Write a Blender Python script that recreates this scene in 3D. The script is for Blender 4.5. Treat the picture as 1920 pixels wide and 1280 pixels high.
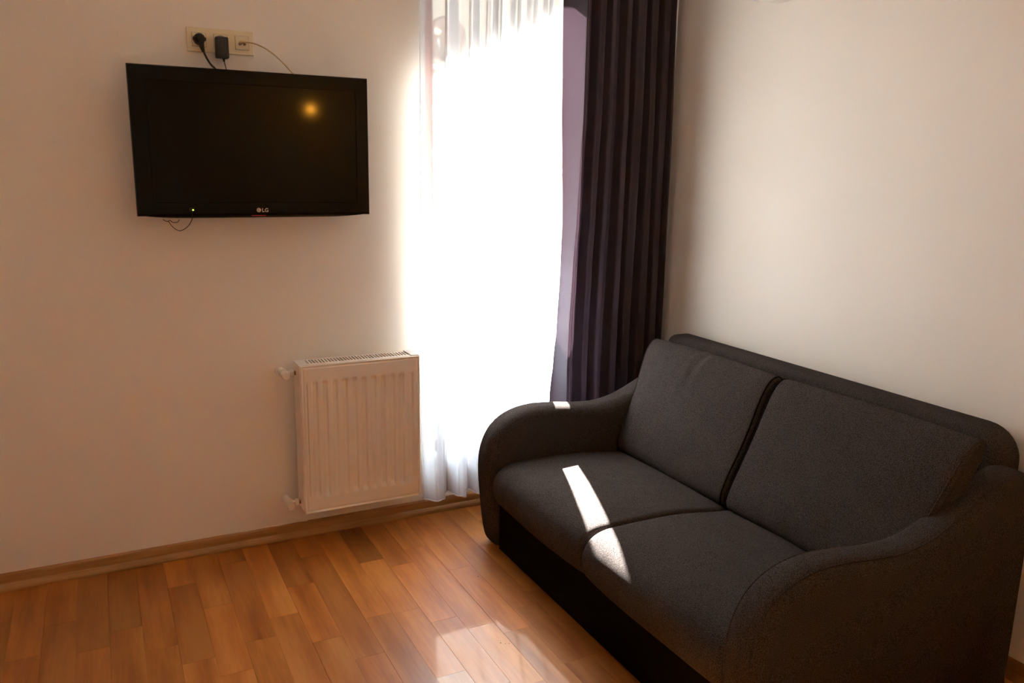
import bpy, math, random
from mathutils import Vector, Matrix
random.seed(7)
S = bpy.context.scene
COL = S.collection
for o in list(bpy.data.objects):
    bpy.data.objects.remove(o)

# ------------------------------------------------------------------ camera
YAW, PIT, ROL = 0.4708939, 0.2094623, 0.01764261
cam_d = bpy.data.cameras.new('camera')
cam_d.sensor_width = 36.0
cam_d.lens = 1534.82748 * 36.0 / 1920.0
cam_d.clip_start = 0.02
cam_o = bpy.data.objects.new('camera', cam_d)
COL.objects.link(cam_o)
fw = Vector((math.sin(YAW)*math.cos(PIT), math.cos(YAW)*math.cos(PIT), -math.sin(PIT)))
r0 = Vector((math.cos(YAW), -math.sin(YAW), 0.0)); u0 = r0.cross(fw)
rr = r0*math.cos(ROL) + u0*math.sin(ROL); uu = rr.cross(fw)
m = Matrix.Identity(4)
for i in range(3):
    m[i][0] = rr[i]; m[i][1] = uu[i]; m[i][2] = -fw[i]
m[0][3], m[1][3], m[2][3] = -2.38262764, -3.16204683, 1.49043733
cam_o.matrix_world = m
S.camera = cam_o

# ------------------------------------------------------------------ light
W = bpy.data.worlds.new('world'); S.world = W
W.use_nodes = True
bg = W.node_tree.nodes['Background']
bg.inputs[0].default_value = (0.78, 0.88, 1.0, 1)
bg.inputs[1].default_value = 5.0
SUN_DIR = Vector((-0.385, -1.0, -0.879)).normalized()
sd = bpy.data.lights.new('sun', 'SUN'); sd.energy = 216.0; sd.angle = 0.0093; sd.color = (1.0, 0.97, 0.93)
so = bpy.data.objects.new('sun', sd); COL.objects.link(so)
so.rotation_euler = SUN_DIR.to_track_quat('-Z', 'Y').to_euler()
so.location = (2.0, 6.0, 8.0)
S.view_settings.view_transform = 'Standard'
S.view_settings.look = 'None'
S.view_settings.gamma = 1.0
S.view_settings.use_curve_mapping = False
S.view_settings.exposure = 0.0
S.cycles.max_bounces = 12
S.cycles.diffuse_bounces = 8
S.cycles.transparent_max_bounces = 16
S.cycles.transmission_bounces = 8
S.cycles.sample_clamp_indirect = 0.0
S.cycles.caustics_reflective = False

# ------------------------------------------------------------------ helpers
def link(o, parent=None):
    COL.objects.link(o)
    if parent is not None:
        o.parent = parent
    return o

def mesh_obj(name, verts, faces, mat, parent=None, smooth=False):
    """verts are world coordinates; an Empty parent is at its own location, so shift."""
    me = bpy.data.meshes.new(name)
    vs = [Vector(v) for v in verts]
    n = len(vs)
    c = Vector((sum(v[i] for v in vs)/n for i in range(3)))
    me.from_pydata([v - c for v in vs], [], faces)
    me.validate()
    if mat is not None:
        me.materials.append(mat)
    if smooth:
        for p in me.polygons: p.use_smooth = True
    o = bpy.data.objects.new(name, me)
    link(o)
    o.location = c
    if parent is not None:
        o.parent = parent
        base = Vector((0, 0, 0)); q = parent
        while q is not None:
            base += q.location; q = q.parent
        o.location = c - base
    # fix normals
    import bmesh
    bm = bmesh.new(); bm.from_mesh(me)
    bmesh.ops.recalc_face_normals(bm, faces=bm.faces)
    bm.to_mesh(me); bm.free()
    return o

def thing(name, loc, label, cat, group=None):
    o = bpy.data.objects.new(name, None); link(o)
    o.location = loc; o.empty_display_size = 0.05
    o['label'] = label; o['category'] = cat
    if group: o['group'] = group
    return o

def tag(o, label=None, cat=None, group=None, kind=None):
    if label: o['label'] = label
    if cat: o['category'] = cat
    if group: o['group'] = group
    if kind: o['kind'] = kind
    return o

class G:
    """geometry collector"""
    def __init__(s): s.v = []; s.f = []
    def add(s, v, f):
        n = len(s.v); s.v += [tuple(a) for a in v]; s.f += [tuple(i+n for i in q) for q in f]; return s
    def box(s, x0, x1, y0, y1, z0, z1):
        v = [(x, y, z) for x in (x0, x1) for y in (y0, y1) for z in (z0, z1)]
        return s.add(v, [(0,1,3,2),(4,6,7,5),(0,4,5,1),(2,3,7,6),(0,2,6,4),(1,5,7,3)])
    def cbox(s, x0, x1, y0, y1, z0, z1, b):
        """chamfered box: chamfer the y- (front) rim"""
        v = [(x0,y1,z0),(x1,y1,z0),(x1,y1,z1),(x0,y1,z1),
             (x0,y0+b,z0),(x1,y0+b,z0),(x1,y0+b,z1),(x0,y0+b,z1),
             (x0+b,y0,z0+b),(x1-b,y0,z0+b),(x1-b,y0,z1-b),(x0+b,y0,z1-b)]
        f = [(0,1,2,3),(8,9,10,11)]
        for i in range(4):
            j = (i+1) % 4
            f += [(i,j,4+j,4+i),(4+i,4+j,8+j,8+i)]
        return s.add(v, f)
    def tube(s, pts, r, n=8, cap=True):
        pts = [Vector(p) for p in pts]
        rs = r if isinstance(r, (list, tuple)) else [r]*len(pts)
        t0 = (pts[1]-pts[0]).normalized()
        a = Vector((0,0,1)) if abs(t0.z) < 0.9 else Vector((1,0,0))
        nrm = (a - t0*a.dot(t0)).normalized()
        vs = []; fs = []
        for i, p in enumerate(pts):
            t = (pts[min(i+1, len(pts)-1)] - pts[max(i-1, 0)]).normalized()
            nrm = (nrm - t*nrm.dot(t)).normalized(); b = t.cross(nrm)
            for k in range(n):
                an = 2*math.pi*k/n
                vs.append(p + nrm*(math.cos(an)*rs[i]) + b*(math.sin(an)*rs[i]))
        for i in range(len(pts)-1):
            for k in range(n):
                k2 = (k+1) % n
                fs.append((i*n+k, i*n+k2, (i+1)*n+k2, (i+1)*n+k))
        if cap:
            fs.append(tuple(range(n))); m0 = (len(pts)-1)*n; fs.append(tuple(range(m0, m0+n)))
        return s.add(vs, fs)
    def build(s, name, mat, parent=None, smooth=False):
        return mesh_obj(name, s.v, s.f, mat, parent, smooth)

def smooth_path(ctrl, n=8):
    P = [Vector(c) for c in ctrl]
    P = [P[0]*2-P[1]] + P + [P[-1]*2-P[-2]]
    out = []
    for i in range(1, len(P)-2):
        for k in range(n):
            t = k/n
            out.append(0.5*((2*P[i]) + (-P[i-1]+P[i+1])*t + (2*P[i-1]-5*P[i]+4*P[i+1]-P[i+2])*t*t + (-P[i-1]+3*P[i]-3*P[i+1]+P[i+2])*t**3))
    out.append(P[-2]); return out

def auto_smooth(o, ang=35):
    for p in o.data.polygons: p.use_smooth = True
    try:
        o.data.set_sharp_from_angle(angle=math.radians(ang))
    except Exception:
        pass
    return o

# ------------------------------------------------------------------ materials
def newmat(name):
    mt = bpy.data.materials.new(name); mt.use_nodes = True
    nt = mt.node_tree
    return mt, nt, nt.nodes['Principled BSDF']

def plain(name, col, rough=0.5, metal=0.0, emit=None, es=0.0, spec=None, coat=0.0):
    mt, nt, b = newmat(name)
    b.inputs['Base Color'].default_value = (*col, 1)
    b.inputs['Roughness'].default_value = rough
    b.inputs['Metallic'].default_value = metal
    if spec is not None: b.inputs['Specular IOR Level'].default_value = spec
    if coat: b.inputs['Coat Weight'].default_value = coat; b.inputs['Coat Roughness'].default_value = 0.05
    if emit:
        b.inputs['Emission Color'].default_value = (*emit, 1); b.inputs['Emission Strength'].default_value = es
    # faint procedural variation of roughness
    n = nt.nodes.new('ShaderNodeTexNoise'); n.inputs['Scale'].default_value = 40
    mr = nt.nodes.new('ShaderNodeMapRange'); mr.inputs[3].default_value = max(0, rough-0.03); mr.inputs[4].default_value = rough+0.03
    nt.links.new(n.outputs[0], mr.inputs[0]); nt.links.new(mr.outputs[0], b.inputs['Roughness'])
    return mt

def wall_mat():
    mt, nt, b = newmat('painted_wall')
    L = nt.links
    g = nt.nodes.new('ShaderNodeNewGeometry')
    n = nt.nodes.new('ShaderNodeTexNoise'); n.inputs['Scale'].default_value = 1.6; n.inputs['Detail'].default_value = 2
    L.new(g.outputs['Position'], n.inputs['Vector'])
    r = nt.nodes.new('ShaderNodeValToRGB')
    r.color_ramp.elements[0].color = (*WALL_A, 1); r.color_ramp.elements[0].position = 0.35
    r.color_ramp.elements[1].color = (*WALL_B, 1); r.color_ramp.elements[1].position = 0.65
    L.new(n.outputs[0], r.inputs[0]); L.new(r.outputs[0], b.inputs['Base Color'])
    n2 = nt.nodes.new('ShaderNodeTexNoise'); n2.inputs['Scale'].default_value = 220; n2.inputs['Detail'].default_value = 3
    L.new(g.outputs['Position'], n2.inputs['Vector'])
    bp = nt.nodes.new('ShaderNodeBump'); bp.inputs['Strength'].default_value = 0.08; bp.inputs['Distance'].default_value = 0.001
    L.new(n2.outputs[0], bp.inputs['Height']); L.new(bp.outputs[0], b.inputs['Normal'])
    b.inputs['Roughness'].default_value = 0.55
    b.inputs['Specular IOR Level'].default_value = 0.3
    return mt
WALL_A = (0.85, 0.80, 0.72); WALL_B = (0.87, 0.82, 0.74)
M_wall = wall_mat()
M_ceil = plain('ceiling_paint', (0.88, 0.85, 0.79), 0.8)

def wood(name, c_dark, c_mid, c_light, rough=0.3, per_object=True, bump=0.05, axis='y', worldpos=True):
    mt, nt, b = newmat(name); L = nt.links; N = nt.nodes
    g = N.new('ShaderNodeNewGeometry'); oi = N.new('ShaderNodeObjectInfo')
    mul = N.new('ShaderNodeVectorMath'); mul.operation = 'MULTIPLY'
    mul.inputs[1].default_value = (1.0, 0.085, 1.0) if axis == 'y' else (0.085, 1.0, 1.0)
    off = N.new('ShaderNodeVectorMath'); off.operation = 'SCALE'
    comb = N.new('ShaderNodeCombineXYZ'); comb.inputs[0].default_value = 13; comb.inputs[1].default_value = 7; comb.inputs[2].default_value = 31
    L.new(comb.outputs[0], off.inputs[0]); L.new(oi.outputs['Random'], off.inputs['Scale'])
    add = N.new('ShaderNodeVectorMath'); add.operation = 'ADD'
    L.new(g.outputs['Position'], mul.inputs[0]); L.new(mul.outputs[0], add.inputs[0]); L.new(off.outputs[0], add.inputs[1])
    n1 = N.new('ShaderNodeTexNoise'); n1.inputs['Scale'].default_value = 16; n1.inputs['Detail'].default_value = 5; n1.inputs['Distortion'].default_value = 0.15
    L.new(add.outputs[0], n1.inputs['Vector'])
    n2 = N.new('ShaderNodeTexNoise'); n2.inputs['Scale'].default_value = 110; n2.inputs['Detail'].default_value = 3
    L.new(add.outputs[0], n2.inputs['Vector'])
    # blotches / knots, less stretched
    mul2 = N.new('ShaderNodeVectorMath'); mul2.operation = 'MULTIPLY'; mul2.inputs[1].default_value = (1, 0.4, 1) if axis == 'y' else (0.4, 1, 1)
    L.new(g.outputs['Position'], mul2.inputs[0])
    add2 = N.new('ShaderNodeVectorMath'); add2.operation = 'ADD'
    L.new(mul2.outputs[0], add2.inputs[0]); L.new(off.outputs[0], add2.inputs[1])
    n3 = N.new('ShaderNodeTexNoise'); n3.inputs['Scale'].default_value = 9; n3.inputs['Detail'].default_value = 2
    L.new(add2.outputs[0], n3.inputs['Vector'])
    mx = N.new('ShaderNodeMath'); mx.operation = 'MULTIPLY_ADD'; mx.inputs[1].default_value = 0.30
    L.new(n2.outputs[0], mx.inputs[0]); L.new(n1.outputs[0], mx.inputs[2])
    mx2 = N.new('ShaderNodeMath'); mx2.operation = 'MULTIPLY_ADD'; mx2.inputs[1].default_value = 0.38
    L.new(n3.outputs[0], mx2.inputs[0]); L.new(mx.outputs[0], mx2.inputs[2])
    r = N.new('ShaderNodeValToRGB')
    e = r.color_ramp.elements
    e[0].position = 0.52; e[0].color = (*c_dark, 1); e[1].position = 1.02; e[1].color = (*c_light, 1)
    q = e.new(0.79); q.color = (*c_mid, 1)
    L.new(mx2.outputs[0], r.inputs[0])
    if per_object:
        tint = N.new('ShaderNodeMix'); tint.data_type = 'RGBA'; tint.blend_type = 'MULTIPLY'; tint.inputs[0].default_value = 1.0
        L.new(r.outputs[0], tint.inputs[6]); L.new(oi.outputs['Color'], tint.inputs[7])
        L.new(tint.outputs[2], b.inputs['Base Color'])
    else:
        L.new(r.outputs[0], b.inputs['Base Color'])
    mr = N.new('ShaderNodeMapRange'); mr.inputs[1].default_value = 0.3; mr.inputs[2].default_value = 0.7
    mr.inputs[3].default_value = rough-0.04; mr.inputs[4].default_value = rough+0.06
    L.new(n3.outputs[0], mr.inputs[0]); L.new(mr.outputs[0], b.inputs['Roughness'])
    bp = N.new('ShaderNodeBump'); bp.inputs['Strength'].default_value = bump; bp.inputs['Distance'].default_value = 0.0006
    L.new(n2.outputs[0], bp.inputs['Height']); L.new(bp.outputs[0], b.inputs['Normal'])
    return mt
M_floor = wood('laminate', (0.26, 0.070, 0.010), (0.42, 0.140, 0.021), (0.52, 0.20, 0.040), 0.40)
M_base = wood('baseboard_wood', (0.22, 0.095, 0.026), (0.33, 0.155, 0.045), (0.46, 0.25, 0.09), 0.38, False, 0.1, 'x')
M_frame = wood('window_frame_wood', (0.16, 0.035, 0.015), (0.24, 0.06, 0.028), (0.32, 0.09, 0.045), 0.35, False, 0.1, 'x')

def fabric(name, lo, hi, scale=430, bump=0.5):
    mt, nt, b = newmat(name); L = nt.links; N = nt.nodes
    tc = N.new('ShaderNodeTexCoord')
    n = N.new('ShaderNodeTexNoise'); n.inputs['Scale'].default_value = scale; n.inputs['Detail'].default_value = 2; n.inputs['Roughness'].default_value = 0.7
    L.new(tc.outputs['Object'], n.inputs['Vector'])
    n2 = N.new('ShaderNodeTexNoise'); n2.inputs['Scale'].default_value = 14; n2.inputs['Detail'].default_value = 3
    L.new(tc.outputs['Object'], n2.inputs['Vector'])
    r = N.new('ShaderNodeValToRGB'); e = r.color_ramp.elements
    e[0].position = 0.40; e[0].color = (*lo, 1); e[1].position = 0.62; e[1].color = (*hi, 1)
    L.new(n.outputs[0], r.inputs[0])
    mr = N.new('ShaderNodeMapRange'); mr.inputs[3].default_value = 0.82; mr.inputs[4].default_value = 1.15
    L.new(n2.outputs[0], mr.inputs[0])
    mm = N.new('ShaderNodeVectorMath'); mm.operation = 'SCALE'
    L.new(r.outputs[0], mm.inputs[0]); L.new(mr.outputs[0], mm.inputs['Scale'])
    L.new(mm.outputs[0], b.inputs['Base Color'])
    b.inputs['Roughness'].default_value = 0.95
    b.inputs['Specular IOR Level'].default_value = 0.0
    b.inputs['Sheen Weight'].default_value = 0.0; b.inputs['Sheen Roughness'].default_value = 0.5
    bp = N.new('ShaderNodeBump'); bp.inputs['Strength'].default_value = bump; bp.inputs['Distance'].default_value = 0.0012
    L.new(n.outputs[0], bp.inputs['Height']); L.new(bp.outputs[0], b.inputs['Normal'])
    return mt
M_sofa = fabric('charcoal_weave', (0.024, 0.0195, 0.0185), (0.084, 0.069, 0.065), 400, 0.15)
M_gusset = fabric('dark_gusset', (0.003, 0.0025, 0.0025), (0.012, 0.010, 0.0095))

def sheer_mat(name, tr):
    mt = bpy.data.materials.new(name); mt.use_nodes = True; nt = mt.node_tree; N = nt.nodes; L = nt.links
    N.clear()
    out = N.new('ShaderNodeOutputMaterial')
    tl = N.new('ShaderNodeBsdfTranslucent'); tl.inputs[0].default_value = (0.55, 0.545, 0.555, 1)
    df = N.new('ShaderNodeBsdfDiffuse'); df.inputs[0].default_value = (0.70, 0.69, 0.70, 1)
    tp = N.new('ShaderNodeBsdfTransparent')
    m1 = N.new('ShaderNodeMixShader'); m1.inputs[0].default_value = 0.62
    L.new(df.outputs[0], m1.inputs[1]); L.new(tl.outputs[0], m1.inputs[2])
    # woven net: open when seen square on, closed when seen along the threads
    lw = N.new('ShaderNodeLayerWeight'); lw.inputs[0].default_value = 0.5
    p3 = N.new('ShaderNodeMapRange'); p3.interpolation_type = 'SMOOTHSTEP'
    p3.inputs[1].default_value = 0.22; p3.inputs[2].default_value = 0.06; p3.inputs[3].default_value = 0.004 if tr else 0.0; p3.inputs[4].default_value = tr
    L.new(lw.outputs['Facing'], p3.inputs[0])
    g = N.new('ShaderNodeTexCoord')
    wv = N.new('ShaderNodeTexNoise'); wv.inputs['Scale'].default_value = 500
    L.new(g.outputs['Object'], wv.inputs['Vector'])
    mr = N.new('ShaderNodeMapRange'); mr.inputs[3].default_value = 0.8; mr.inputs[4].default_value = 1.2
    L.new(wv.outputs[0], mr.inputs[0])
    p4 = N.new('ShaderNodeMath'); p4.operation = 'MULTIPLY'
    L.new(p3.outputs[0], p4.inputs[0]); L.new(mr.outputs[0], p4.inputs[1])
    m2 = N.new('ShaderNodeMixShader')
    L.new(p4.outputs[0], m2.inputs[0]); L.new(m1.outputs[0], m2.inputs[1]); L.new(tp.outputs[0], m2.inputs[2])
    L.new(m2.outputs[0], out.inputs[0])
    return mt
M_sheer = sheer_mat('sheer_voile', 0.34)
M_hem = sheer_mat('sheer_hem', 0.0)
for n_ in M_hem.node_tree.nodes:
    if n_.type in ('BSDF_TRANSLUCENT', 'BSDF_DIFFUSE'): n_.inputs[0].default_value = (0.95, 0.95, 0.95, 1)

def curtain_mat():
    mt = bpy.data.materials.new('aubergine_satin'); mt.use_nodes = True; nt = mt.node_tree; N = nt.nodes; L = nt.links
    b = N['Principled BSDF']; out = N['Material Output']
    b.inputs['Base Color'].default_value = (0.027, 0.017, 0.022, 1)
    b.inputs['Roughness'].default_value = 0.7
    b.inputs['Specular IOR Level'].default_value = 0.25
    b.inputs['Sheen Weight'].default_value = 0.22; b.inputs['Sheen Tint'].default_value = (0.9, 0.7, 0.85, 1)
    tl = N.new('ShaderNodeBsdfTranslucent'); tl.inputs[0].default_value = (0.45, 0.27, 0.37, 1)
    mx = N.new('ShaderNodeMixShader'); mx.inputs[0].default_value = 0.012
    n = N.new('ShaderNodeTexNoise'); n.inputs['Scale'].default_value = 600
    tc = N.new('ShaderNodeTexCoord'); L.new(tc.outputs['Object'], n.inputs['Vector'])
    bp = N.new('ShaderNodeBump'); bp.inputs['Strength'].default_value = 0.15; bp.inputs['Distance'].default_value = 0.0005
    L.new(n.outputs[0], bp.inputs['Height']); L.new(bp.outputs[0], b.inputs['Normal'])
    L.new(b.outputs[0], mx.inputs[1]); L.new(tl.outputs[0], mx.inputs[2]); L.new(mx.outputs[0], out.inputs[0])
    return mt
M_curtain = curtain_mat()

def glass_mat():
    mt = bpy.data.materials.new('window_glass'); mt.use_nodes = True; nt = mt.node_tree; N = nt.nodes; L = nt.links
    N.clear(); out = N.new('ShaderNodeOutputMaterial')
    tp = N.new('ShaderNodeBsdfTransparent'); tp.inputs[0].default_value = (0.93, 0.95, 0.94, 1)
    gl = N.new('ShaderNodeBsdfGlossy'); gl.inputs['Roughness'].default_value = 0.02
    mx = N.new('ShaderNodeMixShader'); mx.inputs[0].default_value = 0.05; L.new(tp.outputs[0], mx.inputs[1]); L.new(gl.outputs[0], mx.inputs[2])
    L.new(mx.outputs[0], out.inputs[0]); return mt
M_glass = glass_mat()
def frosted_mat():
    mt = bpy.data.materials.new('frosted_glass'); mt.use_nodes = True; nt = mt.node_tree; N = nt.nodes; L = nt.links
    N.clear(); out = N.new('ShaderNodeOutputMaterial')
    tl = N.new('ShaderNodeBsdfTranslucent'); tl.inputs[0].default_value = (0.86, 0.92, 1.0, 1)
    df = N.new('ShaderNodeBsdfDiffuse'); df.inputs[0].default_value = (0.6, 0.63, 0.67, 1)
    mx = N.new('ShaderNodeMixShader'); mx.inputs[0].default_value = 0.72
    L.new(df.outputs[0], mx.inputs[1]); L.new(tl.outputs[0], mx.inputs[2]); L.new(mx.outputs[0], out.inputs[0]); return mt
M_frost = frosted_mat()

M_white = plain('white_enamel', (0.84, 0.79, 0.72), 0.3)
M_rad = plain('radiator_enamel', (0.84, 0.77, 0.69), 0.33)
M_raddark = plain('radiator_inside_shade', (0.05, 0.04, 0.035), 0.8)  # near-black colour stands in for the shade behind the grille slots
M_brass = plain('brass', (0.35, 0.25, 0.12), 0.4, 0.8)
M_ivory = plain('ivory_plastic', (0.82, 0.72, 0.50), 0.25)
M_gap = plain('shadow_gap_plastic', (0.28, 0.22, 0.14), 0.6)
M_gloss = plain('piano_black', (0.003, 0.003, 0.0035), 0.06, spec=0.16)
M_blackpl = plain('black_plastic', (0.012, 0.011, 0.012), 0.45)
M_screen = plain('matte_screen', (0.0035, 0.0025, 0.002), 0.24, spec=0.05, coat=0.20)
M_screen.node_tree.nodes['Principled BSDF'].inputs['Coat Roughness'].default_value = 0.075
M_silver = plain('silver_print', (0.55, 0.50, 0.45), 0.35, 0.3)
M_red = plain('red_strip', (0.35, 0.006, 0.008), 0.3)
M_cable = plain('black_cable', (0.008, 0.007, 0.008), 0.5)
M_coax = plain('cream_cable', (0.62, 0.48, 0.25), 0.45)
M_led = plain('green_led', (0.1, 0.3, 0.02), 0.3, emit=(0.45, 1.0, 0.08), es=3.0)
M_sillw = plain('white_stone_sill', (0.82, 0.82, 0.82), 0.35)
M_facade = plain('facade_plaster', (0.52, 0.44, 0.34), 0.9)
M_ground = plain('street_asphalt', (0.25, 0.24, 0.23), 0.9)
M_dish = plain('dish_paint', (0.22, 0.17, 0.15), 0.6)
M_steel = plain('grey_steel', (0.35, 0.35, 0.36), 0.4, 0.7)
M_bulb = plain('warm_bulb', (1, 0.7, 0.4), 0.5, emit=(1.0, 0.40, 0.035), es=500.0)
M_track = plain('track_white', (0.7, 0.68, 0.65), 0.5)
M_caulk = plain('white_caulk', (0.78, 0.70, 0.60), 0.7)
M_crumb = plain('dark_crumb', (0.03, 0.015, 0.01), 0.9)

# ------------------------------------------------------------------ setting
XL, YF, ZC = -3.35, -4.75, 2.62
WX0, WX1, WZ0, WZ1 = -1.178, -0.365, 0.235, 2.44
def struct(o): o['kind'] = 'structure'; return o
g = G()
g.box(XL-.25, WX0, 0, .25, -.05, ZC); g.box(WX1, .25, 0, .25, -.05, ZC)
g.box(WX0, WX1, 0, .25, -.05, WZ0); g.box(WX0, WX1, 0, .25, WZ1, ZC)
struct(g.build('wall_back', M_wall))
struct(G().box(0, .25, YF-.25, 0, -.05, ZC).build('wall_right', M_wall))
struct(G().box(XL-.25, XL, YF-.25, 0, -.05, ZC).build('wall_left', M_wall))
struct(G().box(XL, 0, YF-.25, YF, -.05, ZC).build('wall_front', M_wall))
struct(G().box(XL-.25, .25, YF-.25, .25, ZC, ZC+.2).build('ceiling', M_ceil))
floor = struct(G().box(XL, 0, YF, 0, -.06, -.008).build('floor', plain('subfloor', (0.10, 0.04, 0.015), 0.8)))

# laminate strips: each one a plank of the floor
PITCH = 0.0958
JO = {-1: [-.88], 0: [-.53, -1.0], 1: [-.925, -.30], 2: [-.41, -.84], 3: [-.335, -.735, -1.13], 4: [-.724, -1.2], 5: [-.20, -.936],
      6: [-.405, -.79], 7: [-.59, -1.05], 8: [-.13, -.70], 9: [-.43, -.85], 10: [-.23, -.74], 11: [-.62], 12: [-.456, -.90], 13: [-.54], 14: [-.33, -.80], 15: [-.5], 16: [-.242, -.72]}
TI = {(3, 0): .66, (3, 1): 1.2, (2, 1): 1.28, (2, 0): .95, (4, 0): 1.16, (4, 1): .95, (7, 0): 1.15, (7, 1): .95, (10, 0): 1.15, (10, 1): .78, (12, 0): .70, (12, 1): .85,
      (13, 0): .72, (13, 1): .85, (0, 0): 1.15, (0, 1): 1.25, (1, 1): 1.2, (1, 2): 1.3, (11, 0): .85, (8, 1): .95, (6, 1): 1.08, (16, 1): .70, (6, 0): .85, (5, 1): .85, (-1, 0): 1.0, (15, 0): .92, (14, 0): .92, (9, 0): 1.0}
planks = []; stuffg = G()
rng = random.Random(3)
k = -13
while True:
    xa = -1.198 - PITCH*(k+1); xb = -1.198 - PITCH*k
    if xa < XL: break
    xa_, xb_ = max(xa, XL), min(xb, 0.0)
    if xb_ - xa_ < 0.01: k += 1; continue
    js = list(JO.get(k, [-(0.12 + 0.36*((k*0.618) % 1.0))])); js.sort(reverse=True)
    y = js[-1]
    while y > YF:
        y -= rng.choice([.40, .43, .40, .55, .35]); js.append(y)
    ys = [0.0] + js
    for i in range(len(ys)-1):
        ya, yb = ys[i], max(ys[i+1], YF)
        if ya <= YF + .02: break
        far = (yb < -2.6) or (k > 24)
        ga = 0.0001 if k % 2 else 0.0003
        gb = 0.0003 if k % 2 else 0.0001
        x0, x1, y0, y1, b = xa_+ga, xb_-gb, yb+.0001, ya-.0001, 0.0003
        v = [(x0,y0,-.008),(x1,y0,-.008),(x1,y1,-.008),(x0,y1,-.008),(x0,y0,-b),(x1,y0,-b),(x1,y1,-b),(x0,y1,-b),(x0+b,y0+b,0),(x1-b,y0+b,0),(x1-b,y1-b,0),(x0+b,y1-b,0)]
        f = [(8,9,10,11)] + [q for j in range(4) for q in ((j,(j+1)%4,4+(j+1)%4,4+j),(4+j,4+(j+1)%4,8+(j+1)%4,8+j))]
        if far: stuffg.add(v, f); continue
        o = mesh_obj('plank', v, f, M_floor, floor)
        t = TI.get((k, i), rng.uniform(.80, 1.15)); w = rng.uniform(-.04, .04)
        o.color = (t, t*(1+w), t*(1+w*1.5), 1)
    k += 1
st = stuffg.build('planks', M_floor, floor); st['kind'] = 'stuff'

def baseboard(name, a, b, nrm):
    prof = [(0,0),(.021,0),(.022,.007),(.020,.014),(.014,.022),(.0095,.026),(.0095,.050),(.0085,.056),(.004,.0615),(0,.062)]
    a = Vector(a); b = Vector(b); n = Vector(nrm); v = []; f = []
    for p in (a, b):
        for d, z in prof: v.append(p + n*d + Vector((0,0,z)))
    m_ = len(prof)
    for i in range(m_): f.append((i, (i+1) % m_, m_+(i+1) % m_, m_+i))
    f += [tuple(range(m_)), tuple(range(m_, 2*m_))]
    return struct(mesh_obj(name, v, f, M_base))
baseboard('baseboard_back', (XL,0,0), (0,0,0), (0,-1,0))
baseboard('baseboard_right', (0,-.02,0), (0,YF,0), (-1,0,0))
baseboard('baseboard_left', (XL,-.02,0), (XL,YF,0), (1,0,0))
baseboard('baseboard_front', (XL+.02,YF,0), (-.02,YF,0), (0,1,0))
# uneven caulk line on top of the board left of the radiator
g = G()
pts = [(-2.02+.04*i, -.0035, .0632+.0012*math.sin(i*2.1)) for i in range(9)]
g.tube(pts, [.0016+.001*((i*7) % 3)/2 for i in range(9)], 6)
struct(g.build('trim_1', M_caulk, None, True))

# window
win = bpy.data.objects.new('window_1', None); link(win); win.location = ((WX0+WX1)/2, .10, WZ0); win['kind'] = 'structure'
FY0, FY1 = .085, .15
def bar(name, x0, x1, z0, z1, y0=FY0, y1=FY1, mat=M_frame, b=.006):
    return G().cbox(x0, x1, y0, y1, z0, z1, b).build(name, mat, win)
bar('frame_stile', WX0+.0005, WX0+.068, WZ0+.0005, WZ1-.0005)
bar('frame_stile', WX1-.055, WX1-.0005, WZ0+.0005, WZ1-.0005)
bar('frame_rail', WX0+.068, WX1-.055, WZ0+.0005, WZ0+.07)
bar('frame_rail', WX0+.068, WX1-.055, WZ1-.07, WZ1-.0005)
bar('pane', WX0+.068, WX1-.055, WZ0+.07, WZ1-.07, .116, .122, M_glass, .001)
G().cbox(WX0+.0005, WX1-.0005, -.006, .084, WZ0, WZ0+.016, .004).build('window_sill', M_sillw, win)
# guard panel added outside to block and diffuse the low sun
gd = bpy.data.objects.new('added_sun_guard', None); link(gd); gd.location = (-.8, .36, .2); gd['kind'] = 'structure'
G().cbox(WX0-.1, WX1+.1, .352, .362, .12, 1.09, .002).build('pane', M_frost, gd)
G().tube([(WX0-.12,.357,1.10),(WX1+.12,.357,1.10)], .018, 12).build('added_guard_rail', M_steel, gd, True)
for xx in (WX0-.09, WX1+.09):
    G().box(xx-.012, xx+.012, .25, .36, .12, .14).box(xx-.012, xx+.012, .362, .372, .12, 1.09).build('bracket', M_steel, gd)

# unseen slab added overhead, its slanted edge shaped to shade the sheer's top
pv = [(-3.2,.26),(.532,.26),(-2.0,2.22),(-3.2,2.22)]
v = [(x, y, z) for z in (2.95, 3.12) for x, y in pv]
struct(mesh_obj('added_shade_slab', v, [(0,1,2,3),(4,5,6,7),(0,1,5,4),(1,2,6,5),(2,3,7,6),(3,0,4,7)], M_facade))

# street outside: ground and the house opposite
struct(G().box(-25, 25, .26, 22, -6.2, -6.0).build('ground', M_ground))
hb = thing('apartment_building', (2, 9.0, -6), 'cream plastered apartment house opposite, faint behind the sheer curtain', 'building')
g = G().box(-9, 13, 9.0, 15, -6, 4.6); g.build('wall', M_facade, hb)
for i in range(7):
    for j in range(3):
        wx = -7.5 + i*3.0; wz = -4.6 + j*3.0
        g = G().box(wx, wx+1.2, 8.93, 9.0, wz, wz+1.6)
        w_ = g.build('window', M_sillw, hb)
        G().box(wx+.08, wx+1.12, 8.92, 8.929, wz+.08, wz+1.52).build('pane', M_facade, w_)

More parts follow.
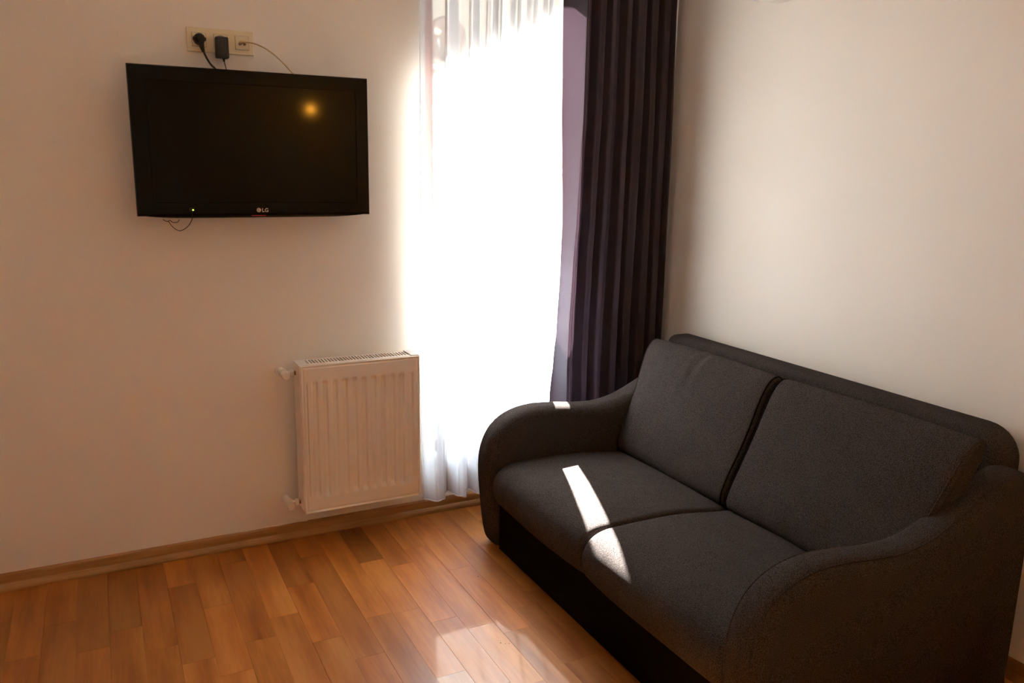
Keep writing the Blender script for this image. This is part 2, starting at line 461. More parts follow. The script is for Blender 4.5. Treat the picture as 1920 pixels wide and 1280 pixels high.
# satellite dish seen through the top of the sheer
def cam_ray_at(px, py, yv):
    d = fw*1534.82748 + rr*(px-960) - uu*(py-640)
    C = Vector((-2.38262764, -3.16204683, 1.49043733))
    t = (yv - C.y)/d.y
    return C + d*t
DC = Vector((.375, 3.6, 2.545))
dish = thing('satellite_dish', DC, 'round grey-beige satellite dish outside, seen through the top of the sheer curtain', 'satellite dish')
ax = Vector((-.62, -.72, .12)).normalized(); s1 = ax.cross(Vector((0,0,1))).normalized(); s2 = s1.cross(ax)
R = .185; v = []; f = []
for side in (0, 1):
    for i in range(7):
        rr_ = R*i/6
        for k_ in range(32):
            a_ = 2*math.pi*k_/32
            v.append(DC + s1*(math.cos(a_)*rr_) + s2*(math.sin(a_)*rr_) - ax*(.05*(1-(i/6)**2) + .006*side))
for side in (0, 1):
    o_ = side*7*32
    for i in range(6):
        for k_ in range(32):
            k2 = (k_+1) % 32
            f.append((o_+i*32+k_, o_+i*32+k2, o_+(i+1)*32+k2, o_+(i+1)*32+k_))
for k_ in range(32):
    f.append((6*32+k_, 6*32+(k_+1) % 32, 13*32+(k_+1) % 32, 13*32+k_))
mesh_obj('reflector', v, f, M_dish, dish, True)
G().tube([DC-s2*R, DC+ax*.18-s2*.05], .008, 8).build('feed_arm', M_steel, dish, True)
G().tube([DC+ax*.16, DC+ax*.22], .022, 12).build('receiver', M_ivory, dish, True)
G().tube([DC-ax*.05, DC-ax*.12, DC-ax*.12+Vector((0,0,-4.0))], .02, 10).build('mast', M_steel, dish, True)

# ------------------------------------------------------------------ sofa
def padded(profile, ya, yb, r, disp=None, nseg=6, nmid=10, plane='xz', wt=None, flat=False):
    """closed loop 'profile' (u,w) swept from ya to yb with rounded rims of radius r."""
    P = [Vector((a, b)) for a, b in profile]; n = len(P)
    area = sum(P[i].x*P[(i+1) % n].y - P[(i+1) % n].x*P[i].y for i in range(n))
    if area < 0: P.reverse()
    N_ = []
    for i in range(n):
        t = (P[(i+1) % n] - P[i-1]).normalized(); N_.append(Vector((t.y, -t.x)))
    if flat:      # standing on the floor: keep the sole level, inset it sideways only
        for i in range(n):
            if P[i].y < .05:
                N_[i] = Vector((-1 if P[i].x < -.9 else 0, 0)) * min(1, max(0, (-.85-P[i].x)/.15)) if P[i].x < -.5 else Vector((.3 if P[i].x > -.2 else 0, 0))
    st_ = [(ya + r*(1-math.cos(math.pi/2*k_/nseg)), r*(1-math.sin(math.pi/2*k_/nseg))) for k_ in range(nseg+1)]
    en_ = [(yb - (y_-ya), d_) for y_, d_ in reversed(st_)]
    mid = [(ya+r + (yb-ya-2*r)*i/nmid, 0.0) for i in range(1, nmid)]
    V = []; F = []
    stn = st_ + mid + en_
    for y_, d_ in stn:
        for i in range(n):
            q = P[i] - N_[i]*(d_*(wt(P[i]) if wt else 1))
            p3 = Vector((q.x, y_, q.y))
            if disp: p3 = disp(p3, (y_-ya)/(yb-ya), i, n)
            if plane == 'yz': p3 = Vector((p3.y, p3.x, p3.z))
            V.append(p3)
    for s_ in range(len(stn)-1):
        for i in range(n):
            j = (i+1) % n
            F.append((s_*n+i, s_*n+j, (s_+1)*n+j, (s_+1)*n+i))
    F.append(tuple(range(n))); F.append(tuple(range((len(stn)-1)*n, len(stn)*n)))
    return V, F, P

def resample(ctrl, n=7, closed=True):
    P = [Vector((a, b, 0)) for a, b in ctrl]; m_ = len(P); out = []
    for i in range(m_):
        p0, p1, p2, p3 = P[i-1], P[i], P[(i+1) % m_], P[(i+2) % m_]
        for k_ in range(n):
            t = k_/n
            q = 0.5*((2*p1) + (-p0+p2)*t + (2*p0-5*p1+4*p2-p3)*t*t + (-p0+3*p1-3*p2+p3)*t**3)
            out.append((q.x, q.y))
    return out

sofa = thing('sofa', (-.58, -1.12, 0), 'charcoal grey fabric two-seat sofa with low curved arms against the right wall', 'sofa')
armc = [(-1.050,.010),(-1.074,.05),(-1.092,.18),(-1.103,.33),(-1.092,.42),(-1.055,.492),(-.99,.54),(-.90,.563),(-.80,.562),(-.68,.549),(-.58,.545),
        (-.48,.562),(-.38,.603),(-.28,.650),(-.19,.677),(-.12,.682),(-.085,.655),(-.08,.60),(-.08,.35),(-.08,.06),(-.085,.012),(-.3,.005),(-.7,.005),(-.98,.004),(-1.03,.005)]
armp = resample(armc, 5)
for ya, yb, outer in ((-.46, -.335, 'far'), (-1.905, -1.785, 'near')):
    def arm_disp(p, t, i, n, m=(ya+yb)/2):
        p.y = m + (p.y-m)*(1-.22*max(0, 1-p.z/.07)); return p
    V, F, P = padded(armp, ya, yb, .045, arm_disp, 7, 10, 'xz', lambda q: (1 if q.x < -.2 else max(.35, (-.08-q.x)/.12)), True)
    a_ = mesh_obj('armrest', V, F, M_sofa, sofa, True)
    # piping along the front rim
    for ypos in (() if outer == 'far' else (ya+.020, yb-.020)):
        pth = [Vector((x, ypos, z)) for x, z in armp if z > .015]
        cx, cz = -.6, .3
        i0 = 0
        g = G()
        ring = [(x, z) for x, z in armp]
        n_ = len(ring); off = []
        for i in range(n_):
            t = (Vector(ring[(i+1) % n_]) - Vector(ring[i-1])).normalized()
            nn = Vector((-t.y, t.x))
            off.append((ring[i][0]+nn.x*-.0, ring[i][1]))
        sel = [i for i in range(n_) if ring[i][1] > .03 and ring[i][0] < -.13]
        pts = []
        for i in sel:
            t = (Vector(ring[(i+1) % n_]) - Vector(ring[i-1])).normalized(); nn = Vector((-t.y, t.x))
            pts.append(Vector((ring[i][0]+nn.x*(-.0075 if True else 0), ypos, ring[i][1]+nn.y*(-.0075))) )
        pts.sort(key=lambda p: 0) 
        g.tube(pts, .0028, 6)
        g.build('piping', M_sofa, a_, True)

# base box and front valance
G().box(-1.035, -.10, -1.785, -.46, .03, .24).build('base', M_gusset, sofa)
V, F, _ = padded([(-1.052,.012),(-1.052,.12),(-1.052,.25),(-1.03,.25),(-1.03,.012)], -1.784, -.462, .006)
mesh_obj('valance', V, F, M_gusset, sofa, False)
for fy in (-.55, -1.69):
    for fx in (-.95, -.2):
        G().tube([(fx,fy,0),(fx,fy,.03)], [.02,.025], 12).build('foot', M_blackpl, sofa, True)

# seat cushions
seatc = [(-.40,.30),(-.45,.335),(-.56,.352),(-.70,.368),(-.85,.375),(-.96,.374),(-1.03,.366),(-1.075,.338),(-1.094,.29),(-1.088,.24),(-1.068,.212),(-1.02,.20),(-.80,.20),(-.45,.20),(-.39,.24)]
seatp = resample(seatc, 6)
def seat_disp(seed):
    def d(p, t, i, n):
        c = math.sin(math.pi*min(max(t, 0), 1))**.45
        if p.z > .26:
            p.z += .014*(c-.55) * min(1, (p.z-.26)/.06)
        if p.x < -1.0: p.x -= .014*(c-.6)
        p.z += .0015*math.sin(p.x*19+seed)*math.sin(p.y*13+seed)
        return p
    return d
for sd_, (ya, yb) in enumerate(((-1.119, -.461), (-1.784, -1.121))):
    V, F, _ = padded(seatp, ya, yb, .024, seat_disp(sd_*3), 7, 24)
    mesh_obj('seat_cushion', V, F, M_sofa, sofa, True)

# backrest panel against the wall
bc = []
def rrect(y0, y1, z0, z1, r0_, r1_):
    pts = [(y0, z0), (y1, z0)]
    for k_ in range(9):
        a_ = math.pi/2*k_/8; pts.append((y1-r1_+r1_*math.cos(a_), z1-r1_+r1_*math.sin(a_)))
    for k_ in range(9):
        a_ = math.pi/2*k_/8; pts.append((y0+r0_-r0_*math.sin(a_), z1-r0_+r0_*math.cos(a_)))
    return pts
bp_ = rrect(-1.825, -.275, .03, .778, .10, .045)
# densify straight top edge not needed: panel is planar
V, F, _ = padded(bp_, -.145, -.022, .035, None, 6, 4, 'yz')
back = mesh_obj('back_panel', V, F, M_sofa, sofa, True)

# back cushions
backc = [(-.50,.345),(-.515,.38),(-.498,.44),(-.462,.52),(-.425,.60),(-.392,.68),(-.368,.735),(-.342,.775),(-.310,.796),(-.282,.788),(-.272,.755),(-.290,.69),(-.325,.60),(-.375,.47),(-.41,.38),(-.445,.335)]
backp = resample(backc, 5)
def back_disp(seed, wr, lo, hi):
    def d(p, t, i, n):
        c = math.sin(math.pi*min(max(t, 0), 1))**.5
        tz = (p.z-.34)/.45
        if p.x < -.22: p.x -= .022*(c-.5)*math.sin(math.pi*min(max(tz,0),1))
        if p.z > .70: p.z += .008*(c-.5)
        if p.x > -.46 + .35*(p.z-.34)/.45 : p.x += .03*(c-.3)*math.sin(math.pi*min(max(tz,0),1))
        # widen or narrow towards the top
        mid = .5
        p.y += (lo*(1-t) + hi*t) * max(0, min(1, tz))
        # wrinkles over the top
        if wr and p.z > .60:
            w_ = math.exp(-((t-.55)/.11)**2)
            p.z += .0035*w_*math.sin((t*60)+p.x*40)*min(1, (p.z-.60)/.12)
            p.x += .003*w_*math.sin((t*60)+p.x*30)*min(1, (p.z-.60)/.12)
        p.x += .0015*math.sin(p.z*23+seed)*math.sin(p.y*17+seed)
        return p
    return d
cush = []
for sd_, (ya, yb, lo, hi) in enumerate(((-1.114, -.475, -.012, .06), (-1.79, -1.128, -.080, -.016))):
    V, F, _ = padded(backp, ya, yb, .016, back_disp(sd_*2.3+1, sd_ == 0, lo, hi), 6, 60)
    c_ = mesh_obj('back_cushion', V, F, M_sofa, sofa, True)
    n_ = len(backp); nst = len(V)//n_
    for sidx in (4, nst-5):
        pts = [Vector(V[sidx*n_+i]) for i in range(n_)]
        ce = sum(pts, Vector())/n_
        pts = [p + (p-ce).normalized()*.0005 for p in pts]
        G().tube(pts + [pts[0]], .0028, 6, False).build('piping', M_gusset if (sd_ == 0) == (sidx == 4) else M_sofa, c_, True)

# ------------------------------------------------------------------ curtains
track = G().box(-1.30, -.04, -.17, -.04, ZC-.03, ZC-.0005)
struct(track.build('trim_2', M_track))

def interp(tab, x):
    if x <= tab[0][0]: return tab[0][1]
    for (a, va), (b, vb) in zip(tab, tab[1:]):
        if x <= b:
            t = (x-a)/(b-a); t = t*t*(3-2*t); return va+(vb-va)*t
    return tab[-1][1]

# sheer: y as a function of the cloth coordinate, folds tighter to the right
sx0, sx1 = -1.222, -.640
fold = [(0,-.060),(.08,-.092),(.15,-.088),(.19,-.035),(.215,-.018),(.27,-.085),(.315,-.10),(.345,-.045),(.375,-.035),(.41,-.09),(.445,-.098),(.47,-.05),(.50,-.04),
        (.53,-.088),(.56,-.092),(.59,-.045),(.62,-.05),(.65,-.092),(.69,-.088),(.72,-.045),(.75,-.05),(.78,-.09),(.81,-.085),(.84,-.045),(.87,-.05),(.90,-.088),(.93,-.08),(.96,-.05),(1,-.06)]
V = []; F = []; NU, NZ = 300, 40
SHZ0 = .098
def sheer_pt(u, z, amp=1.0):
    yb_ = interp(fold, u); ym = -.07
    t = (z-SHZ0)/(ZC-.03-SHZ0)
    a_ = 1.2 - .65*t
    y = ym - .018*(1-t)**3 + (yb_-ym)*a_ + .004*math.sin(u*50+z*1.7)
    sl = (interp(fold, min(1,u+.01)) - interp(fold, max(0,u-.01)))
    edge = interp([(0,-.652),(1.15,-.652),(1.35,-.645),(1.55,-.628),(2.6,-.60)], z)
    x = sx0 + (edge-sx0)*u + .06*sl*0 + .006*math.sin(u*37+z*1.1)*(u*(1-u)*4)
    return (x, y, z)
for i in range(NU+1):
    for j in range(NZ+1):
        V.append(sheer_pt(i/NU, SHZ0 + (ZC-.032-SHZ0)*j/NZ))
for i in range(NU):
    for j in range(NZ):
        a_ = i*(NZ+1)+j; F.append((a_, a_+NZ+1, a_+NZ+2, a_+1))
sheer = thing('sheer_curtain', (-.94, -.07, .1), 'white translucent sheer curtain hanging in soft folds over the tall window', 'curtain')
mesh_obj('voile', V, F, M_sheer, sheer, True)
G().tube([sheer_pt(i/200, SHZ0) for i in range(201)], .0030, 6).build('hem', M_hem, sheer, True)
G().tube([sheer_pt(0, SHZ0+(ZC-.04-SHZ0)*j/40) for j in range(41)], .0018, 6).build('side_hem', M_hem, sheer, True)

# dark curtain
edge_t = [(0,-.630),(.49,-.615),(.66,-.600),(.80,-.588),(1.07,-.578),(1.257,-.573),(1.36,-.576),(1.50,-.583),(1.74,-.592),(2.15,-.600),(2.6,-.602)]
edge_r = [(0,-.010),(.72,-.014),(1.5,-.022),(2.2,-.032),(2.6,-.034)]
cf = [(0,-.10),(.03,-.112),(.075,-.150),(.115,-.118),(.15,-.085),(.185,-.15),(.22,-.158),(.25,-.10),(.29,-.155),(.33,-.15),(.36,-.095),(.395,-.10),(.43,-.155),(.475,-.152),(.51,-.10),
      (.545,-.15),(.60,-.158),(.635,-.095),(.68,-.15),(.735,-.155),(.77,-.09),(.81,-.135),(.86,-.13),(.90,-.080),(.94,-.12),(.975,-.085),(1,-.006)]
V = []; F = []; NU, NZ = 380, 48
xb_t = [(0,-.570),(.5,-.574),(.65,-.577),(.80,-.574),(1.07,-.564),(1.3,-.552),(1.5,-.546),(1.74,-.536),(2.2,-.533),(2.6,-.532)]
for i in range(NU+1):
    u = i/NU
    for j in range(NZ+1):
        z = .02 + (ZC-.032-.02)*j/NZ
        xl = interp(edge_t, z); xb = interp(xb_t, z); xr = interp(edge_r, z)
        if u < .2:          # free edge bends back towards the window, facing the sheer
            t = u/.2; x = xl + (xb-xl)*t; y = -.070 - .084*t**1.5 + .004*math.sin(math.pi*t)*math.sin(z*5)
        else:
            t = (u-.2)/.8; x = xb + (xr-xb)*t + .004*math.sin(t*30+z)*math.sin(math.pi*t)
            y = -.124 + (interp(cf, .05+.95*t)+.122)*(.85-.25*z/ZC) + .003*math.sin(z*3+t*20)
            q = min(1, t/.035); q = q*q*(3-2*q); y = (-.154)*(1-q) + y*q
        V.append((x, y, z))
for i in range(NU):
    for j in range(NZ):
        a_ = i*(NZ+1)+j; F.append((a_, a_+NZ+1, a_+NZ+2, a_+1))
cu = mesh_obj('curtain', V, F, M_curtain, None, True)
tag(cu, 'dark aubergine blackout curtain gathered in the corner behind the sofa', 'curtain')

# ------------------------------------------------------------------ radiator
RX0, RX1, RZ0, RZ1, RYF, RYB = -1.739, -1.259, .152, .745, -.145, -.035
rad = thing('radiator', ((RX0+RX1)/2, -.09, RZ0), 'white ribbed steel panel radiator on the wall below the television', 'radiator')
# front panel height field
nx = 264; zs = [RZ0 + .004]
zl = [0, .006, .009, .012, .05, .058, .062, .064, .066, .068, .070, .072, .075, .078, .080, .09, .2, .3, .4, .5, .512, .518, .522, .526, .532, .54, .579, .582, .585, .591]
V = []; F = []
x0, x1 = RX0+.003, RX1-.003
for zz in zl:
    z = RZ0 + .001 + zz
    for i in range(nx+1):
        x = x0 + (x1-x0)*i/nx
        e = min(x-x0, x1-x, z-RZ0-.001, RZ1-.001-z)
        d = 0.0
        if e > .004: d = .0035*min(1, (e-.004)/.002)          # recessed inside a raised rim
        if e > .010: d = .0035 - .0030*min(1, (e-.010)/.003)
        h = 0.0
        if x0+.020 < x < x1-.012:
            ph = ((x-x0-.032)/.0385) % 1.0
            w_ = 0.5-0.5*math.cos(2*math.pi*ph)
            w_ = min(1, max(0, (w_-.25)/.5)); w_ = w_*w_*(3-2*w_)
            zt = min(1, max(0, (zz-.060)/.020)) * min(1, max(0, (.530-zz)/.014))
            h = .0095*w_*zt
        V.append((x, RYF + d + h, z))
nz_ = len(zl)
for j in range(nz_-1):
    for i in range(nx):
        a_ = j*(nx+1)+i; F.append((a_, a_+1, a_+nx+2, a_+nx+1))
# rim to the back so the panel has depth
bi = len(V)
ring = [j*(nx+1) for j in range(nz_)] + [(nz_-1)*(nx+1)+i for i in range(1, nx+1)] + [j*(nx+1)+nx for j in range(nz_-2, -1, -1)] + [i for i in range(nx-1, 0, -1)]
for r_ in ring: x, y, z = V[r_]; V.append((x, RYF+.013, z))
for q in range(len(ring)):
    q2 = (q+1) % len(ring); F.append((ring[q], ring[q2], bi+q2, bi+q))
fp = mesh_obj('front_panel', V, F, M_rad, rad)
auto_smooth(fp, 30)
G().cbox(RX0+.004, RX1-.004, RYB-.012, RYB, RZ0+.002, RZ1-.004, .001).build('rear_panel', M_rad, rad)
for xa, xb in ((RX0, RX0+.0025), (RX1-.0025, RX1)):
    G().cbox(xa, xb, RYF+.006, RYB-.001, RZ0+.006, RZ1+.001, .0008).build('side_panel', M_rad, rad)
g = G()
gy0, gy1, gz = RYF+.013, RYB-.002, RZ1
g.box(RX0+.003, RX1-.003, gy0-.004, gy0+.022, gz-.003, gz+.001)
g.box(RX0+.003, RX1-.003, gy1-.016, gy1, gz-.003, gz+.001)
g.box(RX0+.003, RX0+.036, gy0+.022, gy1-.016, gz-.003, gz+.001)
g.box(RX1-.030, RX1-.003, gy0+.022, gy1-.016, gz-.003, gz+.001)
ns = 34; sp = (RX1-.030-RX0-.036)/ns
for i in range(ns+1):
    xx = RX0+.036+sp*i
    g.box(xx-.0028, xx+.0028, gy0+.022, gy1-.016, gz-.001, gz+.001)
g.build('top_grille', M_rad, rad)
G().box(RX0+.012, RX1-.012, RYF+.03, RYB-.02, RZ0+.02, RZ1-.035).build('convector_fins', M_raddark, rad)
G().box(RX1-.034, RX1-.004, gy0+.0, gy1-.0, gz+.001, gz+.004).build('grille_end_cap', M_sillw, rad)
for zc, nm in ((.705, 'supply_valve'), (.178, 'return_valve')):
    vx = RX0-.044
    body = G().tube([(vx,-.002,zc),(vx,-.006,zc),(vx,-.008,zc),(vx,-.05,zc),(vx,-.052,zc),(vx,-.062,zc),(vx,-.064,zc),(vx,-.085,zc)],
                    [.022,.021,.0125,.0125,.0165,.0165,.012,.012], 20).build(nm, M_white, rad)
    auto_smooth(body)
    cap = G().tube([(vx,-.083,zc),(vx,-.086,zc),(vx,-.110,zc),(vx,-.113,zc)], [.012,.0155,.0155,.0135], 20).build('valve_cap', M_white, body); auto_smooth(cap)
    cn = G().tube([(vx,-.070,zc),(vx+.022,-.070,zc),(vx+.023,-.070,zc),(vx+.036,-.070,zc)], [.010,.010,.0145,.0145], 6).build('union_nut', M_white, body)
    G().tube([(vx+.036,-.070,zc),(RX0+.006,-.070,zc)], .0085, 12).build('threaded_nipple', M_brass, body, True)

# ------------------------------------------------------------------ television
TX0, TX1, TZ0, TZ1 = -2.253, -1.448, 1.303, 1.800
TYF, TYB = -.120, -.075
tv = thing('television', ((TX0+TX1)/2, -.10, TZ0), 'black flat-screen television hung on the wall under the sockets', 'television')
SX0, SX1, SZ0, SZ1 = -2.200, -1.494, 1.351, 1.753
g = G()
# bezel: frame with bevelled outer and inner rim
def rect(x0, x1, z0, z1, y): return [(x0,y,z0),(x1,y,z0),(x1,y,z1),(x0,y,z1)]
loops = [rect(TX0+.01,TX1-.01,TZ0+.012,TZ1-.008,TYB), rect(TX0,TX1,TZ0+.006,TZ1,TYB-.006), rect(TX0,TX1,TZ0+.004,TZ1,TYF+.006), rect(TX0+.002,TX1-.002,TZ0+.006,TZ1-.002,TYF+.001),
         rect(TX0+.005,TX1-.005,TZ0+.012,TZ1-.005,TYF), rect(SX0,SX1,SZ0,SZ1,TYF), rect(SX0+.001,SX1-.001,SZ0+.001,SZ1-.001,TYF+.005), rect(SX0+.001,SX1-.001,SZ0+.001,SZ1-.001,TYF+.012)]
v = [p for l in loops for p in l]; f = []
for i in range(len(loops)-1):
    for j in range(4):
        j2 = (j+1) % 4; f.append((i*4+j, i*4+j2, (i+1)*4+j2, (i+1)*4+j))
mesh_obj('bezel', v, f, M_gloss, tv)
G().box(SX0+.001, SX1-.001, TYF+.004, TYF+.010, SZ0+.001, SZ1-.001).build('screen', M_screen, tv)
# lower lip, curved
v = []; f = []
nn = 40
for i in range(nn+1):
    x = TX0+.03 + (TX1-TX0-.06)*i/nn; t = i/nn
    dz = .010*(1-(2*t-1)**8)
    for (yy, zz) in ((TYF+.004, TZ0+.012), (TYF+.003, TZ0+.004-dz*.5), (TYF+.012, TZ0-dz*.8+.004), (TYB-.004, TZ0-dz*.8+.005), (TYB, TZ0+.012)):
        v.append((x, yy, zz))
for i in range(nn):
    for j in range(5):
        j2 = (j+1) % 5; f.append((i*5+j, i*5+j2, (i+1)*5+j2, (i+1)*5+j))
f += [tuple(range(5)), tuple(range(nn*5, nn*5+5))]
mesh_obj('lower_lip', v, f, M_gloss, tv)
G().cbox(TX0+.03, TX1-.03, -.074, -.040, TZ0+.02, TZ1-.03, .004).build('rear_housing', M_blackpl, tv)
G().box(-2.0, -1.7, -.040, -.001, 1.45, 1.65).build('wall_bracket', M_steel, tv)
# logo: disc with an inner mark and letters
lx, lz, ly = -1.856, 1.326, TYF+.0005
v = [(lx, ly-.0012, lz)]; n_ = 32
for k_ in range(n_): v.append((lx+.0078*math.cos(2*math.pi*k_/n_), ly-.0012, lz+.0078*math.sin(2*math.pi*k_/n_)))
for k_ in range(n_): v.append((lx+.0078*math.cos(2*math.pi*k_/n_), ly, lz+.0078*math.sin(2*math.pi*k_/n_)))
f = [(0, 1+k_, 1+(k_+1) % n_) for k_ in range(n_)] + [(1+k_, 1+(k_+1) % n_, 1+n_+(k_+1) % n_, 1+n_+k_) for k_ in range(n_)]
lg = mesh_obj('logo_disc', v, f, M_silver, tv)
mk = G()
mk.box(lx-.0012, lx-.0001, ly-.0016, ly-.0012, lz-.003, lz+.0032)
mk.box(lx-.0012, lx+.0022, ly-.0016, ly-.0012, lz-.003, lz-.0021)
mk.tube([(lx+.0055*math.cos(a_), ly-.0014, lz+.0055*math.sin(a_)) for a_ in [math.radians(60+ i*12) for i in range(25)]], .0004, 4)
mk.tube([(lx-.0032, ly-.0012, lz+.0022), (lx-.0032, ly-.0016, lz+.0022)], .0009, 10)
mk.build('logo_face', M_blackpl, lg)
tc_ = bpy.data.curves.new('lettering', 'FONT'); tc_.body = 'LG'; tc_.size = .0185; tc_.extrude = .0006; tc_.offset = .0004; tc_.space_character = 1.05
to = bpy.data.objects.new('tmp', tc_); COL.objects.link(to)
bpy.context.view_layer.update()
dg = bpy.context.evaluated_depsgraph_get()
me = bpy.data.meshes.new_from_object(to.evaluated_get(dg)); bpy.data.objects.remove(to)
me.transform(Matrix.Rotation(math.pi/2, 4, 'X')); me.materials.clear(); me.materials.append(M_silver)
lo = bpy.data.objects.new('lettering', me); link(lo, tv); lo.location = Vector((lx+.0105, ly-.0006, lz-.0066)) - tv.location
G().cbox(-1.881, -1.832, TYF-.0005, TYF+.004, TZ0+.002, TZ0+.0055, .0005).build('red_strip', M_red, tv)
# receiver stuck on the bezel with its hanging wire
sensor = thing('infrared_receiver', (-2.078, -.121, 1.326), 'tiny stick-on sensor with green light and looping wire on the television lower left bezel', 'sensor')
G().cbox(-2.088, -2.071, -.1245, -.1201, 1.324, 1.336, .001).build('housing', M_blackpl, sensor)
G().tube([(-2.0765,-.1245,1.328),(-2.0765,-.1262,1.328)], [.0026,.0018], 12).build('light', M_led, sensor, True)
wp = smooth_path([(-2.079,-.123,1.325),(-2.081,-.124,1.31),(-2.083,-.122,1.293),(-2.098,-.118,1.27),(-2.122,-.112,1.257),(-2.142,-.106,1.268),(-2.155,-.10,1.288),(-2.150,-.095,1.291),(-2.14,-.09,1.284),(-2.125,-.088,1.286),(-2.12,-.085,1.294)])
G().tube(wp, .0013, 6).build('wire', M_cable, sensor, True)
wp = smooth_path([(-2.155,-.10,1.288),(-2.165,-.095,1.290),(-2.172,-.09,1.295)])
G().tube(wp, .0013, 6).build('wire', M_cable, sensor, True)

# ------------------------------------------------------------------ sockets
PX, PZ = -2.051, 1.863
sk = thing('socket_plate', (PX+.111, 0, PZ), 'ivory triple socket plate on the wall above the television', 'socket')
pl = G().cbox(PX, PX+.222, -.009, -.0005, PZ, PZ+.080, .002).build('cover_frame', M_ivory, sk)
mc = [PX+.0395, PX+.111, PX+.1825]
for i, xc in enumerate(mc):
    G().box(xc-.0235, xc+.0235, -.0096, -.009, PZ+.0165, PZ+.0635).build('gap', M_gap, sk)
    md = G().cbox(xc-.0225, xc+.0225, -.0125, -.0092, PZ+.0175, PZ+.0625, .0012).build('socket_insert', M_ivory, sk)
    if i < 2:
        g = G().tube([(xc,-.0124,PZ+.04),(xc,-.0130,PZ+.04)], .0195, 28); g.build('recess', M_gap, md)
    else:
        for dx in (-.008, .008):
            G().tube([(xc+dx,-.0125,PZ+.036),(xc+dx,-.018,PZ+.036)], .0045, 14).build('aerial_port', M_brass, md, True)
# round power plug
xc = mc[0]; zc = PZ+.041
pg = thing('power_plug', (xc, -.02, zc), 'black round power plug in the left socket with its lead running behind the television', 'plug')
g = G().tube([(xc,-.0132,zc),(xc,-.030,zc),(xc,-.040,zc),(xc,-.046,zc)], [.0185,.0185,.016,.009], 28); auto_smooth(g.build('plug_body', M_cable, pg))
for s_ in (-1, 1):
    G().cbox(xc+s_*.018-.003, xc+s_*.018+.003, -.034, -.016, zc-.005, zc+.005, .001).build('grip', M_cable, pg)
neck = [(xc+.001,-.036,zc-.004),(xc+.004,-.036,zc-.018),(xc+.007,-.036,zc-.034),(xc+.010,-.036,zc-.044)]
G().tube(neck, [.0105,.0095,.0068,.0048], 14).build('strain_relief', M_cable, pg, True)
G().tube(smooth_path([(xc+.009,-.036,zc-.040),(xc+.017,-.038,zc-.060),(xc+.030,-.038,zc-.082),(xc+.050,-.036,zc-.105),(xc+.06,-.018,zc-.15)]), .0036, 8).build('lead', M_cable, pg, True)
# wall-wart adapter
xa = mc[1]
ad = thing('power_adapter', (xa, -.03, PZ+.02), 'black rectangular power adapter in the middle socket', 'adapter')
v = []; x0, x1, z0, z1 = xa-.0215, xa+.0215, PZ-.019, PZ+.052
v = []
def rr2(ins, y, r=.005):
    out = []
    for cx_, cz_, a0 in ((x1-r-ins, z1-r-ins, 0), (x0+r+ins, z1-r-ins, 90), (x0+r+ins, z0+r+ins, 180), (x1-r-ins, z0+r+ins, 270)):
        for k_ in range(5):
            a_ = math.radians(a0+k_*22.5); out.append((cx_+r*math.cos(a_), y, cz_+r*math.sin(a_)))
    return out
lay = [rr2(.001,-.0130), rr2(0,-.016), rr2(0,-.040), rr2(.0015,-.044), rr2(.004,-.0455)]
v = [p for l in lay for p in l]; n_ = 20
f = [(i*n_+k_, i*n_+(k_+1) % n_, (i+1)*n_+(k_+1) % n_, (i+1)*n_+k_) for i in range(4) for k_ in range(n_)] + [tuple(range(n_)), tuple(range(4*n_, 5*n_))]
auto_smooth(mesh_obj('adapter_body', v, f, plain('adapter_plastic', (0.03,0.028,0.032), .4), ad))
G().tube([(xa+.004,-.030,z0+.001),(xa+.005,-.030,z0-.010)], [.005,.0028], 10).build('strain_relief', M_cable, ad, True)
G().tube(smooth_path([(xa+.005,-.030,z0-.008),(xa+.009,-.032,z0-.028),(xa+.013,-.035,z0-.055),(xa+.015,-.030,z0-.11)]), .0016, 8).build('lead', M_cable, ad, True)
# coax lead
xc = mc[2]
cx = thing('aerial_cable', (xc-.008, -.02, PZ+.036), 'cream aerial cable arching from the right socket down behind the television', 'cable')
G().tube([(xc-.008,-.0185,PZ+.036),(xc-.008,-.034,PZ+.037)], .0055, 12).build('connector', M_brass, cx, True)
G().tube([(xc-.008,-.032,PZ+.037),(xc-.008,-.040,PZ+.038),(xc-.002,-.0455,PZ+.040),(xc+.008,-.047,PZ+.040)], [.006,.006,.0052,.004], 12).build('connector_boot', M_coax, cx, True)
G().tube(smooth_path([(xc+.004,-.047,PZ+.040),(xc+.035,-.049,PZ+.037),(xc+.075,-.050,PZ+.022),(xc+.115,-.050,PZ-.006),(xc+.150,-.046,PZ-.038),(xc+.178,-.036,PZ-.066),(xc+.20,-.018,PZ-.10)]), .0028, 8).build('lead', M_coax, cx, True)

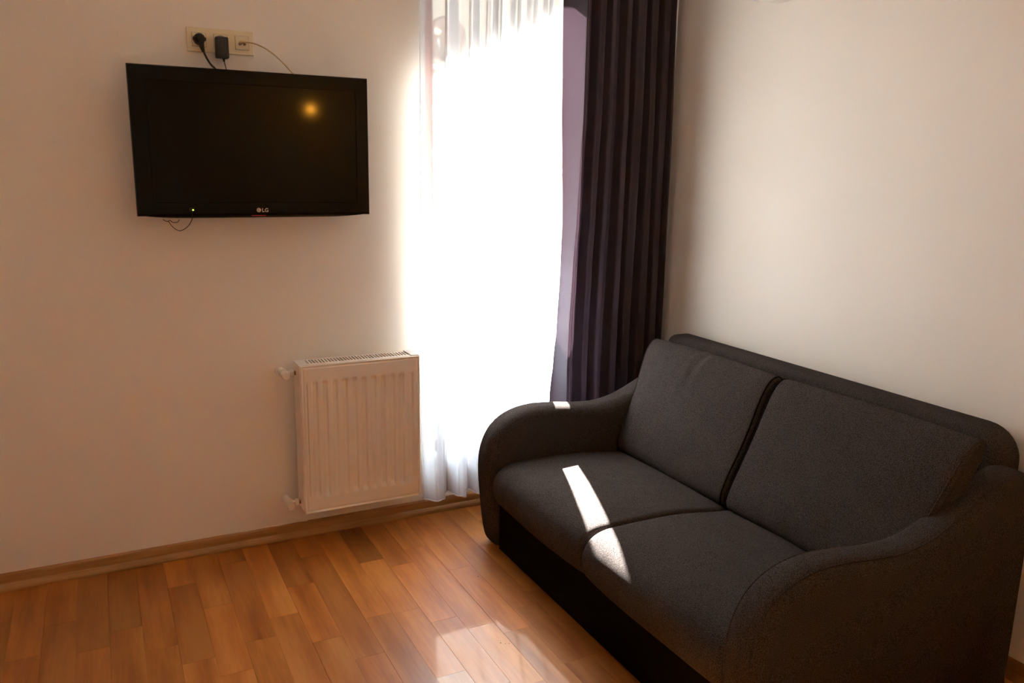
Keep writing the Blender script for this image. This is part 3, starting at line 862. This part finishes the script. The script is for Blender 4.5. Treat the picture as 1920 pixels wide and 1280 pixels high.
# ------------------------------------------------------------------ air conditioner (only its far bottom corner is in view)
ac = thing('air_conditioner', (-.1, -1.1, 2.1), 'white air conditioner on the right wall, only its bottom corner in view', 'air conditioner')
prof = [(-.001,2.115),(-.12,2.112),(-.178,2.118),(-.198,2.15),(-.200,2.22),(-.190,2.36),(-.16,2.385),(-.001,2.39)]
V, F, _ = padded(prof, -1.46, -.655, .006, None, 3, 2)
auto_smooth(mesh_obj('housing', V, F, M_white, ac))
G().box(-.17, -.06, -1.40, -.72, 2.108, 2.113).build('louvre', M_white, ac)

# ------------------------------------------------------------------ pendant lamp behind the camera (its glow is mirrored in the screen)
PL = Vector((-.700, -4.15, 1.935))
pn = thing('pendant_lamp', PL, 'small amber glowing globe pendant, seen only as a reflection in the television', 'lamp')
v = []; f = []; ns_, nr_ = 24, 12; RB = .024
for i in range(nr_+1):
    ph = math.pi*i/nr_
    for k_ in range(ns_):
        a_ = 2*math.pi*k_/ns_; v.append(PL + Vector((math.sin(ph)*math.cos(a_), math.sin(ph)*math.sin(a_), math.cos(ph)))*RB)
for i in range(nr_):
    for k_ in range(ns_):
        k2 = (k_+1) % ns_; f.append((i*ns_+k_, i*ns_+k2, (i+1)*ns_+k2, (i+1)*ns_+k_))
mesh_obj('bulb', v, f, M_bulb, pn, True)
G().tube([PL+Vector((0,0,RB-.005)), PL+Vector((0,0,RB+.05))], .018, 14).build('lamp_holder', M_brass, pn, True)
G().tube([PL+Vector((0,0,RB+.045)), (PL.x, PL.y, ZC-.001)], .003, 8).build('cord', M_cable, pn, True)

# crumbs on the floor near the sofa
rg = random.Random(5)
for (x, y, s_, lab) in ((-1.327,-1.046,.0026,'left one of three dark crumbs on the floor planks in front of the sofa'), (-1.315,-1.056,.0021,'middle one of three dark crumbs on the floor planks in front of the sofa'),
                       (-1.303,-1.060,.0018,'right one of three dark crumbs on the floor planks in front of the sofa'), (-1.213,-.62,.0024,'single dark speck on the floor beside the sofa front corner')):
    v = [(x-s_,y,.0002),(x,y-s_,.0002),(x+s_*.8,y,.0002),(x,y+s_,.0002),(x,y,s_*.8)]
    o = mesh_obj('crumb', v, [(0,1,2,3),(0,1,4),(1,2,4),(2,3,4),(3,0,4)], M_crumb)
    tag(o, lab, 'crumb', 'crumbs on the floor')
